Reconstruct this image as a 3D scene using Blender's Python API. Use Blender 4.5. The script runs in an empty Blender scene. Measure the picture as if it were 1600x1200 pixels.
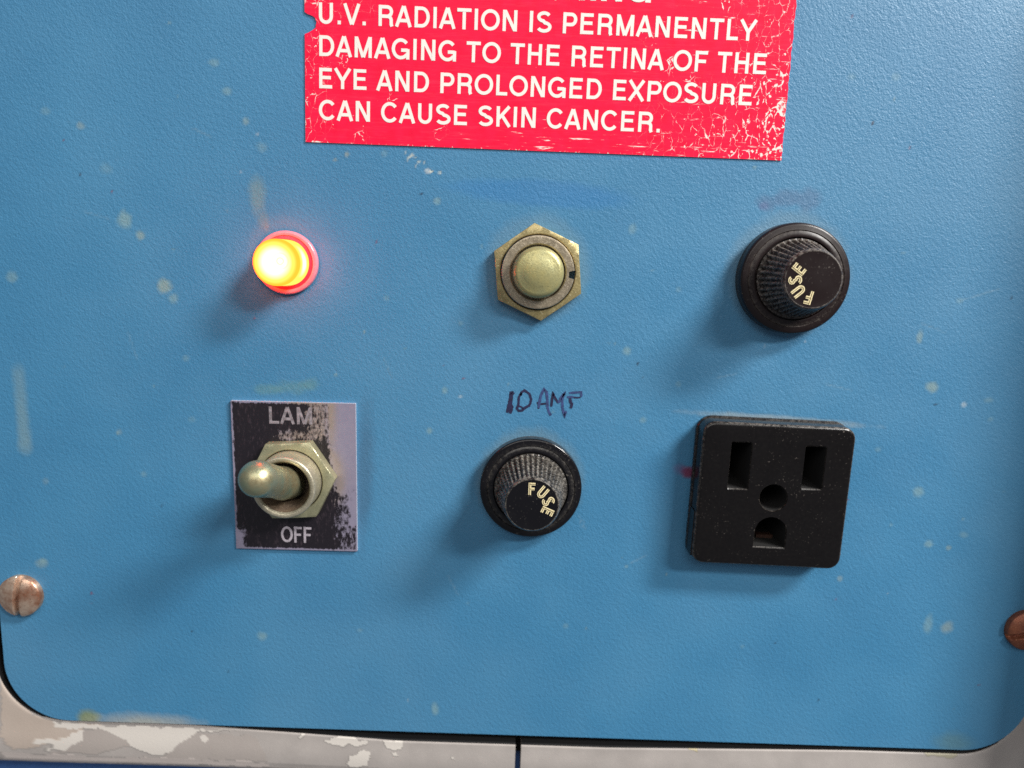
import bpy, bmesh, math, random
import numpy as np
from mathutils import Vector, Matrix

# ------------------------------------------------------------------ camera, world, lights
scene = bpy.context.scene
COL = scene.collection
S = 0.001                      # everything below is written in millimetres on the panel
PITCH, ROLL = math.radians(9.2), 0.033
FOCAL = 1114.0                 # focal length in pixels of a 1600 px wide picture
DIST = 132.0                   # camera to panel, mm

F0 = Vector((0, math.cos(PITCH), -math.sin(PITCH)))
R0 = Vector((1, 0, 0))
U0 = Vector((0, math.sin(PITCH), math.cos(PITCH)))
CR = R0 * math.cos(ROLL) + U0 * math.sin(ROLL)
CU = -R0 * math.sin(ROLL) + U0 * math.cos(ROLL)

cam = bpy.data.cameras.new('camera')
cam.sensor_width = 36.0
cam.lens = 36.0 * FOCAL / 1600.0
cam.clip_start, cam.clip_end = 0.005, 50
cam.dof.use_dof = True
cam.dof.focus_distance = 0.1275
cam.dof.aperture_fstop = 12.0
camo = bpy.data.objects.new('camera', cam)
m = Matrix.Identity(4)
for i in range(3):
    m[i][0], m[i][1], m[i][2] = CR[i], CU[i], -F0[i]
m[1][3] = -DIST * S
camo.matrix_world = m
COL.objects.link(camo)
scene.camera = camo

world = bpy.data.worlds.new('World')
scene.world = world
world.use_nodes = True
bg = world.node_tree.nodes['Background']
bg.inputs[0].default_value = (0.80, 0.88, 1.0, 1)
bg.inputs[1].default_value = 0.18


def area(name, loc, target, sx, sy, power, col=(1, 1, 1), xaxis=(1, 0, 0)):
    l = bpy.data.lights.new(name, 'AREA')
    l.shape = 'RECTANGLE'
    l.size, l.size_y, l.energy, l.color = sx, sy, power, col
    o = bpy.data.objects.new(name, l)
    COL.objects.link(o)
    d = (Vector(loc) - Vector(target)).normalized()
    x = Vector(xaxis).normalized()
    d = (d - x * d.dot(x)).normalized()
    y = d.cross(x)
    mm = Matrix.Identity(4)
    for i in range(3):
        mm[i][0], mm[i][1], mm[i][2], mm[i][3] = x[i], y[i], d[i], loc[i]
    o.matrix_world = mm
    return o


area('ceiling_tube', (1.16, -0.60, 1.08), (0, 0, 0), 0.62, 0.16, 51, (1.0, 0.985, 0.95))
area('ceiling_tube', (0.98, -0.90, 0.74), (0, 0, 0), 0.52, 0.12, 17, (1.0, 0.985, 0.95))
area('sheen_fill', (-0.25, -1.6, 1.05), (0, 0, 0), 1.7, 0.9, 12, (1.0, 0.97, 0.92))  # added fill lamp, puts a sheen on the upper panel

scene.view_settings.view_transform = 'Standard'
scene.view_settings.look = 'None'
scene.view_settings.exposure = 0.0
scene.view_settings.gamma = 1.0
scene.cycles.use_denoising = False
scene.cycles.max_bounces = 6
scene.cycles.sample_clamp_indirect = 4.0

rng = np.random.default_rng(7)
random.seed(7)


# ------------------------------------------------------------------ helpers
def on_panel(u, v, h=0.0):
    """photo pixel -> (x, z) in mm on the plane h mm in front of the panel"""
    d = F0 + CR * ((u - 800) / FOCAL) - CU * ((v - 600) / FOCAL)
    t = (DIST - h) / d.y
    return Vector((d.x * t, d.z * t))


PX = 0.12                       # mm per photo pixel near the middle


def W(x, z, h):
    return (x * S, -h * S, z * S)


def lattice_noise(x, y, cell, seed):
    r = np.random.default_rng(seed)
    g = r.random((257, 257)).astype(np.float32)
    fx, fy = x / cell, y / cell
    ix, iy = np.floor(fx).astype(int), np.floor(fy).astype(int)
    tx, ty = fx - ix, fy - iy
    tx, ty = tx * tx * (3 - 2 * tx), ty * ty * (3 - 2 * ty)
    ix, iy = ix % 256, iy % 256
    a = g[ix, iy] * (1 - tx) + g[ix + 1, iy] * tx
    b = g[ix, iy + 1] * (1 - tx) + g[ix + 1, iy + 1] * tx
    return a * (1 - ty) + b * ty


def fbm(x, y, cell, seed):
    return (lattice_noise(x, y, cell, seed) + 0.5 * lattice_noise(x, y, cell / 2.1, seed + 1)
            + 0.25 * lattice_noise(x, y, cell / 4.3, seed + 2)) / 1.75


def link(name, me, mats, parent=None, smooth=None):
    o = bpy.data.objects.new(name, me)
    COL.objects.link(o)
    for mt in (mats if isinstance(mats, (list, tuple)) else [mats]):
        me.materials.append(mt)
    if parent is not None:
        o.parent = parent
    if smooth is not None:
        for p in me.polygons:
            p.use_smooth = True
        if smooth < 180:
            me.set_sharp_from_angle(angle=math.radians(smooth))
    return o


def bm_obj(name, bm, mats, parent=None, smooth=None, recalc=True):
    if recalc:
        bmesh.ops.recalc_face_normals(bm, faces=bm.faces)
    me = bpy.data.meshes.new(name)
    bm.to_mesh(me)
    bm.free()
    return link(name, me, mats, parent, smooth)


def tag(o, label=None, cat=None, group=None, kind=None):
    for k, v in (('label', label), ('category', cat), ('group', group), ('kind', kind)):
        if v:
            o[k] = v
    return o


def empty(name, xz, spin=0.0, h=0.0):
    o = bpy.data.objects.new(name, None)
    o.empty_display_size = 0.005
    o.location = W(xz[0], xz[1], h)
    o.rotation_euler = (0, spin, 0)
    COL.objects.link(o)
    return o


def float_attr(me, name, vals):
    a = me.attributes.new(name, 'FLOAT', 'POINT')
    a.data.foreach_set('value', np.asarray(vals, dtype=np.float32).ravel())


def color_attr(me, name, rgba):
    a = me.attributes.new(name, 'FLOAT_COLOR', 'POINT')
    a.data.foreach_set('color', np.asarray(rgba, dtype=np.float32).ravel())


def lathe_bm(profile, n=96, rfun=None, closed_top=True):
    """profile of (r, h) from the panel outward, revolved about the panel normal"""
    bm = bmesh.new()
    rings = []
    for r, h in profile:
        if r < 1e-6:
            rings.append([bm.verts.new(W(0, 0, h))])
        else:
            ring = []
            for k in range(n):
                a = 2 * math.pi * k / n
                rr = rfun(r, h, a) if rfun else r
                ring.append(bm.verts.new(W(rr * math.cos(a), rr * math.sin(a), h)))
            rings.append(ring)
    for A, B in zip(rings, rings[1:]):
        if len(A) == 1 and len(B) == 1:
            continue
        for k in range(n):
            k2 = (k + 1) % n
            if len(B) == 1:
                bm.faces.new((A[k], A[k2], B[0]))
            elif len(A) == 1:
                bm.faces.new((A[0], B[k2], B[k]))
            else:
                bm.faces.new((A[k], A[k2], B[k2], B[k]))
    return bm


def arc_pts(r0, h0, r1, h1, n=6, convex=True):
    """quarter round between two profile points"""
    out = []
    for k in range(n + 1):
        a = math.pi / 2 * k / n
        if convex:
            out.append((r0 + (r1 - r0) * (1 - math.cos(a)), h0 + (h1 - h0) * math.sin(a)))
        else:
            out.append((r0 + (r1 - r0) * math.sin(a), h0 + (h1 - h0) * (1 - math.cos(a))))
    return out


def grid_obj(name, xs_of_row, zs, h, thick, mats, parent=None, nx=100):
    """structured sheet: each row z spans xs_of_row(z); front, side walls (2nd material). returns object, X, Z arrays of front vertices"""
    nz = len(zs)
    X = np.zeros((nz, nx)); Z = np.zeros((nz, nx))
    for j, z in enumerate(zs):
        a, b = xs_of_row(z)
        X[j] = np.linspace(a, b, nx); Z[j] = z
    n = nx * nz
    co = np.zeros((n, 3))
    co[:, 0] = X.ravel() * S; co[:, 2] = Z.ravel() * S; co[:, 1] = -h * S
    ii = np.arange(n).reshape(nz, nx)
    f = np.stack([ii[:-1, :-1], ii[:-1, 1:], ii[1:, 1:], ii[1:, :-1]], -1).reshape(-1, 4)
    border = np.concatenate([ii[0, :], ii[1:, -1], ii[-1, -2::-1], ii[-2:0:-1, 0]])
    nb = len(border)
    back = co[border].copy(); back[:, 1] += thick * S
    top = co[border].copy()
    co = np.concatenate([co, top, back])
    t0, b0 = n + np.arange(nb), n + nb + np.arange(nb)
    w = np.stack([t0, b0, np.roll(b0, -1), np.roll(t0, -1)], -1)
    faces = np.concatenate([f, w])
    me = bpy.data.meshes.new(name)
    me.vertices.add(len(co)); me.vertices.foreach_set('co', co.astype(np.float32).ravel())
    me.loops.add(faces.size); me.loops.foreach_set('vertex_index', faces.astype(np.int32).ravel())
    me.polygons.add(len(faces)); me.polygons.foreach_set('loop_start', (np.arange(len(faces)) * 4).astype(np.int32))
    mi = np.zeros(len(faces), dtype=np.int32)
    if isinstance(mats, (list, tuple)) and len(mats) > 1:
        mi[len(f):] = 1
    o = link(name, me, mats, parent)
    me.polygons.foreach_set('material_index', mi)
    me.update(calc_edges=True)
    me.validate()
    # rows run upward (+z) and x to the right: the front normal is -y
    Xa = np.concatenate([X.ravel(), X.ravel()[border], X.ravel()[border]])
    Za = np.concatenate([Z.ravel(), Z.ravel()[border], Z.ravel()[border]])
    return o, Xa, Za


# ------------------------------------------------------------------ node helpers
def mat(name):
    mt = bpy.data.materials.new(name)
    mt.use_nodes = True
    nt = mt.node_tree
    b = nt.nodes['Principled BSDF']
    return mt, nt, b


def N(nt, kind, **kw):
    n = nt.nodes.new(kind)
    for k, v in kw.items():
        setattr(n, k, v)
    return n


def setin(nt, sock, v):
    if hasattr(v, 'is_output') or isinstance(v, bpy.types.NodeSocket):
        nt.links.new(v, sock)
    else:
        if isinstance(v, tuple) and len(v) == 3 and sock.type == 'RGBA':
            v = v + (1,)
        sock.default_value = v


def math_n(nt, op, a, b=0.0, c=None, clamp=False):
    n = N(nt, 'ShaderNodeMath', operation=op, use_clamp=clamp)
    setin(nt, n.inputs[0], a); setin(nt, n.inputs[1], b)
    if c is not None:
        setin(nt, n.inputs[2], c)
    return n.outputs[0]


def mixc(nt, fac, a, b):
    n = N(nt, 'ShaderNodeMix', data_type='RGBA')
    setin(nt, n.inputs[0], fac); setin(nt, n.inputs[6], a); setin(nt, n.inputs[7], b)
    return n.outputs[2]


def coords(nt, scale=(1000, 1000, 1000), rot=(0, 0, 0)):
    tc = N(nt, 'ShaderNodeTexCoord')
    mp = N(nt, 'ShaderNodeMapping')
    mp.inputs['Scale'].default_value = scale
    mp.inputs['Rotation'].default_value = rot
    nt.links.new(tc.outputs['Object'], mp.inputs['Vector'])
    return mp.outputs[0]


def noise(nt, vec, scale, detail=3.0, rough=0.55, dist=0.0):
    n = N(nt, 'ShaderNodeTexNoise')
    nt.links.new(vec, n.inputs['Vector'])
    n.inputs['Scale'].default_value = scale
    n.inputs['Detail'].default_value = detail
    n.inputs['Roughness'].default_value = rough
    n.inputs['Distortion'].default_value = dist
    return n.outputs['Fac']


def ramp(nt, fac, lo, hi, a=0.0, b=1.0):
    n = N(nt, 'ShaderNodeMapRange')
    setin(nt, n.inputs[0], fac)
    n.inputs[1].default_value, n.inputs[2].default_value = lo, hi
    n.inputs[3].default_value, n.inputs[4].default_value = a, b
    return n.outputs[0]


def bump(nt, b, height, strength, dist_mm):
    n = N(nt, 'ShaderNodeBump')
    n.inputs['Strength'].default_value = strength
    n.inputs['Distance'].default_value = dist_mm * S
    nt.links.new(height, n.inputs['Height'])
    nt.links.new(n.outputs[0], b.inputs['Normal'])


def attr(nt, name):
    n = N(nt, 'ShaderNodeAttribute')
    n.attribute_name = name
    return n


# ------------------------------------------------------------------ materials
def make_panel_mat():
    mt, nt, b = mat('blue_enamel')
    v = coords(nt)
    big = noise(nt, v, 0.035, 3)
    base = mixc(nt, ramp(nt, big, 0.3, 0.7), (0.040, 0.178, 0.332), (0.055, 0.216, 0.382))
    vd = coords(nt, (1000, 1000, 1000), (0, math.radians(38), 0))
    sv = N(nt, 'ShaderNodeMapping'); sv.inputs['Scale'].default_value = (1.0, 1.0, 0.78)
    nt.links.new(vd, sv.inputs['Vector'])
    peel = noise(nt, sv.outputs[0], 1.45, 4.0, 0.62, 0.1)
    fine = noise(nt, v, 3.2, 2, 0.6)
    pits = ramp(nt, noise(nt, sv.outputs[0], 1.2, 3, 0.65, 0.1), 0.36, 0.24, 0, 1)
    base = mixc(nt, math_n(nt, 'MULTIPLY', pits, 0.38), base, (0.018, 0.085, 0.18))
    grit = noise(nt, v, 2.4, 3, 0.7)
    base = mixc(nt, ramp(nt, grit, 0.52, 0.75, 0, 0.35), base, (0.10, 0.275, 0.42))
    fade = ramp(nt, noise(nt, v, 0.018, 4, 0.6), 0.45, 0.75, 0, 0.28)
    base = mixc(nt, fade, base, (0.105, 0.215, 0.33))
    st = attr(nt, 'stain')
    base = mixc(nt, st.outputs['Alpha'], base, st.outputs['Color'])
    nt.links.new(base, b.inputs['Base Color'])
    nt.links.new(ramp(nt, noise(nt, v, 0.09, 4, 0.65), 0.3, 0.7, 0.40, 0.54), b.inputs['Roughness'])
    b.inputs['Specular IOR Level'].default_value = 0.55
    hgt = math_n(nt, 'ADD', peel, math_n(nt, 'MULTIPLY', fine, 0.60))
    bump(nt, b, hgt, 0.75, 0.135)
    return mt


def make_metal(name, c1, c2, c3, rough=0.42, metallic=0.55, scale=1.2, bumps=0.12):
    mt, nt, b = mat(name)
    v = coords(nt)
    n1 = noise(nt, v, scale * 0.35, 4, 0.6)
    n2 = noise(nt, v, scale * 2.3, 3, 0.65)
    col = mixc(nt, ramp(nt, n1, 0.35, 0.65), c1, c2)
    col = mixc(nt, ramp(nt, n2, 0.58, 0.72, 0, 0.8), col, c3)
    nt.links.new(col, b.inputs['Base Color'])
    b.inputs['Metallic'].default_value = metallic
    nt.links.new(ramp(nt, n2, 0.3, 0.7, rough - 0.08, rough + 0.16), b.inputs['Roughness'])
    bump(nt, b, n2, 0.35, bumps)
    return mt


def make_plastic(name, base, dust_col, rough=0.30):
    """black plastic; vertex attribute 'dust' collects grey dirt, broken up by noise"""
    mt, nt, b = mat(name)
    v = coords(nt)
    n1 = noise(nt, v, 1.6, 4, 0.65)
    n2 = noise(nt, v, 6.0, 2, 0.6)
    d = attr(nt, 'dust').outputs['Fac']
    amount = ramp(nt, math_n(nt, 'ADD', n1, math_n(nt, 'MULTIPLY', n2, 0.6)), 0.70, 1.05)
    k = math_n(nt, 'MULTIPLY', math_n(nt, 'ADD', amount, 0.03), d, clamp=True)
    specks = math_n(nt, 'MULTIPLY', ramp(nt, noise(nt, v, 2.2, 2, 0.6), 0.62, 0.76, 0, 0.42), ramp(nt, noise(nt, v, 0.28, 3), 0.46, 0.64))
    k = math_n(nt, 'MAXIMUM', k, specks)
    haze = ramp(nt, noise(nt, v, 0.25, 4, 0.65), 0.52, 0.85, 0, 0.016)
    k = math_n(nt, 'MAXIMUM', k, haze)
    nt.links.new(mixc(nt, k, base, dust_col), b.inputs['Base Color'])
    nt.links.new(math_n(nt, 'ADD', math_n(nt, 'MULTIPLY', k, 0.5), ramp(nt, noise(nt, v, 0.2, 3), 0.3, 0.7, rough - 0.04, rough + 0.06), clamp=True), b.inputs['Roughness'])
    b.inputs['Specular IOR Level'].default_value = 0.40
    bump(nt, b, noise(nt, v, 0.5, 2), 0.1, 0.02)
    return mt


def flat_mat(name, col, rough=0.5, metallic=0.0, var=0.12):
    mt, nt, b = mat(name)
    v = coords(nt)
    n1 = noise(nt, v, 1.5, 3)
    dark = tuple(c * (1 - var) for c in col)
    lite = tuple(min(1, c * (1 + var)) for c in col)
    nt.links.new(mixc(nt, ramp(nt, n1, 0.3, 0.7), dark, lite), b.inputs['Base Color'])
    b.inputs['Roughness'].default_value = rough
    b.inputs['Metallic'].default_value = metallic
    return mt


def make_sticker_mat():
    mt, nt, b = mat('red_vinyl_print')
    v = coords(nt)
    wear = attr(nt, 'wear').outputs['Fac']
    streak = attr(nt, 'streak').outputs['Fac']
    warp = N(nt, 'ShaderNodeTexNoise'); warp.inputs['Scale'].default_value = 0.9; warp.inputs['Detail'].default_value = 3
    nt.links.new(v, warp.inputs['Vector'])
    vm = N(nt, 'ShaderNodeVectorMath', operation='MULTIPLY_ADD')
    nt.links.new(warp.outputs['Color'], vm.inputs[0]); vm.inputs[1].default_value = (1.3, 0, 1.3); nt.links.new(v, vm.inputs[2])
    vo = N(nt, 'ShaderNodeTexVoronoi', feature='DISTANCE_TO_EDGE', voronoi_dimensions='3D')
    mp = N(nt, 'ShaderNodeMapping'); mp.inputs['Scale'].default_value = (1.15, 0.0, 0.62)
    nt.links.new(vm.outputs[0], mp.inputs['Vector'])
    nt.links.new(mp.outputs[0], vo.inputs['Vector'])
    vo.inputs['Scale'].default_value = 0.62
    gate = noise(nt, v, 0.7, 3, 0.6)
    wd = math_n(nt, 'MULTIPLY', math_n(nt, 'MULTIPLY', wear, ramp(nt, gate, 0.44, 0.70)), 0.078)
    crack = math_n(nt, 'SUBTRACT', wd, vo.outputs['Distance'])
    crack = ramp(nt, crack, -0.004, 0.02)
    crack = math_n(nt, 'MULTIPLY', crack, ramp(nt, wear, 0.02, 0.12), clamp=True)
    chips = ramp(nt, math_n(nt, 'ADD', noise(nt, v, 1.15, 2, 0.6), math_n(nt, 'MULTIPLY', wear, 0.13)), 0.765, 0.795)
    sm = N(nt, 'ShaderNodeMapping'); sm.inputs['Scale'].default_value = (0.22, 1, 2.6)
    sm.inputs['Rotation'].default_value = (0, 0, 0)
    nt.links.new(v, sm.inputs['Vector'])
    sn = noise(nt, sm.outputs[0], 0.9, 4, 0.68, 0.3)
    st = ramp(nt, math_n(nt, 'ADD', sn, math_n(nt, 'MULTIPLY', streak, 0.16)), 0.735, 0.785)
    worn = math_n(nt, 'MAXIMUM', crack, math_n(nt, 'MAXIMUM', chips, st))
    red = mixc(nt, ramp(nt, noise(nt, v, 0.5, 4), 0.3, 0.7), (0.82, 0.006, 0.045), (0.90, 0.011, 0.062))
    faint = ramp(nt, sn, 0.5, 0.75, 0, 0.16)
    red = mixc(nt, faint, red, (0.9, 0.12, 0.18))
    nt.links.new(mixc(nt, worn, red, (0.82, 0.75, 0.69)), b.inputs['Base Color'])
    b.inputs['Roughness'].default_value = 0.45
    b.inputs['Specular IOR Level'].default_value = 0.15
    bump(nt, b, math_n(nt, 'SUBTRACT', noise(nt, v, 0.6, 3), worn), 0.25, 0.06)
    return mt


def make_plate_mat():
    mt, nt, b = mat('worn_black_plate')
    v = coords(nt)
    wear = attr(nt, 'wear').outputs['Fac']
    brown = attr(nt, 'grime').outputs['Fac']
    n1 = noise(nt, v, 0.9, 5, 0.7, 0.4)
    sm = N(nt, 'ShaderNodeMapping'); sm.inputs['Scale'].default_value = (1, 1, 0.35); sm.inputs['Rotation'].default_value = (0, math.radians(35), 0)
    nt.links.new(v, sm.inputs['Vector'])
    n2 = noise(nt, sm.outputs[0], 2.4, 3, 0.7)
    k = math_n(nt, 'ADD', wear, math_n(nt, 'ADD', math_n(nt, 'MULTIPLY', n1, 0.9), math_n(nt, 'MULTIPLY', n2, 0.85)))
    k = ramp(nt, k, 1.30, 1.52)
    bare = mixc(nt, brown, (0.30, 0.27, 0.365), (0.36, 0.275, 0.205))
    bare = mixc(nt, ramp(nt, n1, 0.4, 0.7, 0, 0.35), bare, (0.40, 0.35, 0.43))
    blk = mixc(nt, ramp(nt, n2, 0.55, 0.8, 0, 0.5), (0.010, 0.007, 0.011), (0.10, 0.07, 0.085))
    nt.links.new(mixc(nt, k, blk, bare), b.inputs['Base Color'])
    nt.links.new(ramp(nt, k, 0, 1, 0.45, 0.42), b.inputs['Roughness'])
    nt.links.new(ramp(nt, k, 0, 1, 0.0, 0.35), b.inputs['Metallic'])
    bump(nt, b, k, 0.3, 0.04)
    return mt


def make_frame_mat():
    mt, nt, b = mat('cast_grey_paint')
    v = coords(nt)
    n1 = noise(nt, v, 0.12, 4, 0.6)
    n2 = noise(nt, v, 2.2, 3, 0.6)
    base = mixc(nt, ramp(nt, n1, 0.3, 0.7), (0.325, 0.292, 0.272), (0.40, 0.36, 0.335))
    p = attr(nt, 'patch')
    base = mixc(nt, p.outputs['Alpha'], base, p.outputs['Color'])
    nt.links.new(base, b.inputs['Base Color'])
    b.inputs['Roughness'].default_value = 0.48
    bump(nt, b, math_n(nt, 'ADD', math_n(nt, 'MULTIPLY', n2, 0.5), p.outputs['Alpha']), 0.4, 0.10)
    return mt


def make_lens_mat():
    """lit translucent lens: hot core round the filament, amber towards the wall"""
    mt, nt, b = mat('lit_lens')
    tc = N(nt, 'ShaderNodeTexCoord')
    sp = N(nt, 'ShaderNodeSeparateXYZ')
    nt.links.new(tc.outputs['Object'], sp.inputs[0])
    x = math_n(nt, 'MULTIPLY', sp.outputs[0], 1000.0)
    z = math_n(nt, 'MULTIPLY', sp.outputs[2], 1000.0)
    hh = math_n(nt, 'MULTIPLY', sp.outputs[1], -1000.0)
    r = math_n(nt, 'SQRT', math_n(nt, 'ADD', math_n(nt, 'MULTIPLY', x, x), math_n(nt, 'MULTIPLY', z, z)))
    front = ramp(nt, r, 3.1, 1.7)
    band = ramp(nt, math_n(nt, 'ABSOLUTE', math_n(nt, 'SUBTRACT', hh, 3.3)), 1.6, 0.3)
    wall = math_n(nt, 'MULTIPLY', band, ramp(nt, z, 3.2, 1.0))
    wall = math_n(nt, 'MULTIPLY', wall, ramp(nt, z, -2.6, -0.6))
    hot = math_n(nt, 'MAXIMUM', front, wall)
    dx = math_n(nt, 'SUBTRACT', x, 1.05)
    dz = math_n(nt, 'SUBTRACT', z, 0.25)
    rr = math_n(nt, 'SQRT', math_n(nt, 'ADD', math_n(nt, 'MULTIPLY', dx, dx), math_n(nt, 'MULTIPLY', dz, dz)))
    ring = ramp(nt, math_n(nt, 'ABSOLUTE', math_n(nt, 'SUBTRACT', rr, 0.55)), 0.22, 0.05)
    ring2 = ramp(nt, math_n(nt, 'ABSOLUTE', math_n(nt, 'SUBTRACT', rr, 1.35)), 0.2, 0.05, 0, 0.6)
    cool = math_n(nt, 'MULTIPLY', math_n(nt, 'MAXIMUM', ring, ring2), ramp(nt, hh, 6.2, 6.6))
    hot = math_n(nt, 'MULTIPLY', hot, math_n(nt, 'SUBTRACT', 1.0, math_n(nt, 'MULTIPLY', cool, 0.55)))
    shoulder = math_n(nt, 'MULTIPLY', ramp(nt, r, 3.35, 3.8), ramp(nt, hh, 5.4, 6.0))
    amber = mixc(nt, shoulder, (13.0, 1.02, 0.16), (10.0, 0.68, 0.05))
    col = mixc(nt, hot, amber, (13.0, 1.8, 1.3))
    em = N(nt, 'ShaderNodeEmission')
    nt.links.new(col, em.inputs[0]); em.inputs[1].default_value = 1.0
    nt.links.new(em.outputs[0], nt.nodes['Material Output'].inputs[0])
    return mt


M = {
    'panel': make_panel_mat(),
    'brass': make_metal('tarnished_brass', (0.46, 0.37, 0.17), (0.34, 0.28, 0.14), (0.68, 0.60, 0.40), 0.34, 0.6),
    'bushing': make_metal('dull_nickel_brass', (0.46, 0.38, 0.27), (0.34, 0.28, 0.20), (0.62, 0.56, 0.45), 0.32, 0.65),
    'cap': make_metal('green_brass_cap', (0.46, 0.40, 0.17), (0.38, 0.36, 0.18), (0.16, 0.16, 0.08), 0.34, 0.45),
    'toggle_nut': make_metal('pale_green_brass', (0.48, 0.45, 0.28), (0.36, 0.35, 0.22), (0.22, 0.19, 0.12), 0.34, 0.6),
    'toggle_bush': make_metal('pale_nickel', (0.50, 0.45, 0.33), (0.38, 0.34, 0.25), (0.64, 0.58, 0.46), 0.34, 0.6),
    'bore': make_metal('grimy_bore', (0.16, 0.11, 0.07), (0.10, 0.07, 0.05), (0.30, 0.24, 0.15), 0.55, 0.3),
    'lever': make_metal('green_nickel_lever', (0.34, 0.40, 0.27), (0.48, 0.40, 0.23), (0.20, 0.24, 0.17), 0.34, 0.8, 0.9, 0.06),
    'screw': make_metal('rusty_copper', (0.78, 0.60, 0.46), (0.38, 0.17, 0.10), (0.20, 0.09, 0.055), 0.28, 0.75, 0.9),
    'screw_dark': make_metal('dark_rust', (0.30, 0.10, 0.05), (0.18, 0.06, 0.04), (0.40, 0.22, 0.12), 0.45, 0.5),
    'black': make_plastic('black_plastic', (0.005, 0.0045, 0.006), (0.26, 0.235, 0.20), 0.17),
    'bakelite': make_plastic('brown_black_bakelite', (0.012, 0.006, 0.006), (0.27, 0.235, 0.20), 0.32),
    'outlet': make_plastic('black_outlet_plastic', (0.004, 0.003, 0.003), (0.22, 0.19, 0.165), 0.22),
    'gold': flat_mat('gold_paint', (0.86, 0.74, 0.44), 0.4, 0.0),
    'dark_fill': flat_mat('dark_letter_fill', (0.20, 0.15, 0.07), 0.4),
    'white_ink': flat_mat('white_print', (0.84, 0.78, 0.71), 0.5, 0, 0.03),
    'white_edge': flat_mat('sticker_edge', (0.80, 0.72, 0.66), 0.6, 0, 0.05),
    'plate_ink': flat_mat('plate_lettering', (0.44, 0.39, 0.43), 0.45, 0.2, 0.25),
    'plate_ink_dim': flat_mat('worn_plate_lettering', (0.27, 0.235, 0.255), 0.45, 0.2, 0.45),
    'plate_edge': flat_mat('plate_edge', (0.70, 0.66, 0.70), 0.4, 0.4, 0.1),
    'ink': flat_mat('marker_ink', (0.012, 0.012, 0.05), 0.55, 0, 0.3),
    'ink_faded': flat_mat('faded_marker_ink', (0.030, 0.050, 0.15), 0.55, 0, 0.45),
    'sticker': make_sticker_mat(),
    'plate': make_plate_mat(),
    'frame': make_frame_mat(),
    'lens': make_lens_mat(),
    'chrome': flat_mat('pink_lens_flange', (0.74, 0.22, 0.27), 0.2, 0.0, 0.1),
    'red_seat': flat_mat('red_lens_seat', (0.70, 0.035, 0.07), 0.3, 0, 0.15),
    'cabinet': flat_mat('cabinet_blue', (0.035, 0.10, 0.28), 0.5, 0, 0.1),
    'gap_shade': flat_mat('gap_shade_black', (0.006, 0.006, 0.007), 0.8),  # near-black colour standing for the shade in the gap
    'slot': flat_mat('slot_shade_black', (0.002, 0.0015, 0.0015), 0.95),  # blacker than the body: shade of the recess put into colour
    'contact': flat_mat('brass_contact', (0.07, 0.035, 0.025), 0.5, 0.5, 0.3),
    'dirt': flat_mat('grey_dirt', (0.34, 0.33, 0.28), 0.8, 0, 0.3),
}


# ------------------------------------------------------------------ stroke lettering
def ell(cx, cy, rx, ry, a0, a1, n=14):
    return [(cx + rx * math.cos(math.radians(a0 + (a1 - a0) * k / n)), cy + ry * math.sin(math.radians(a0 + (a1 - a0) * k / n))) for k in range(n + 1)]


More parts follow.
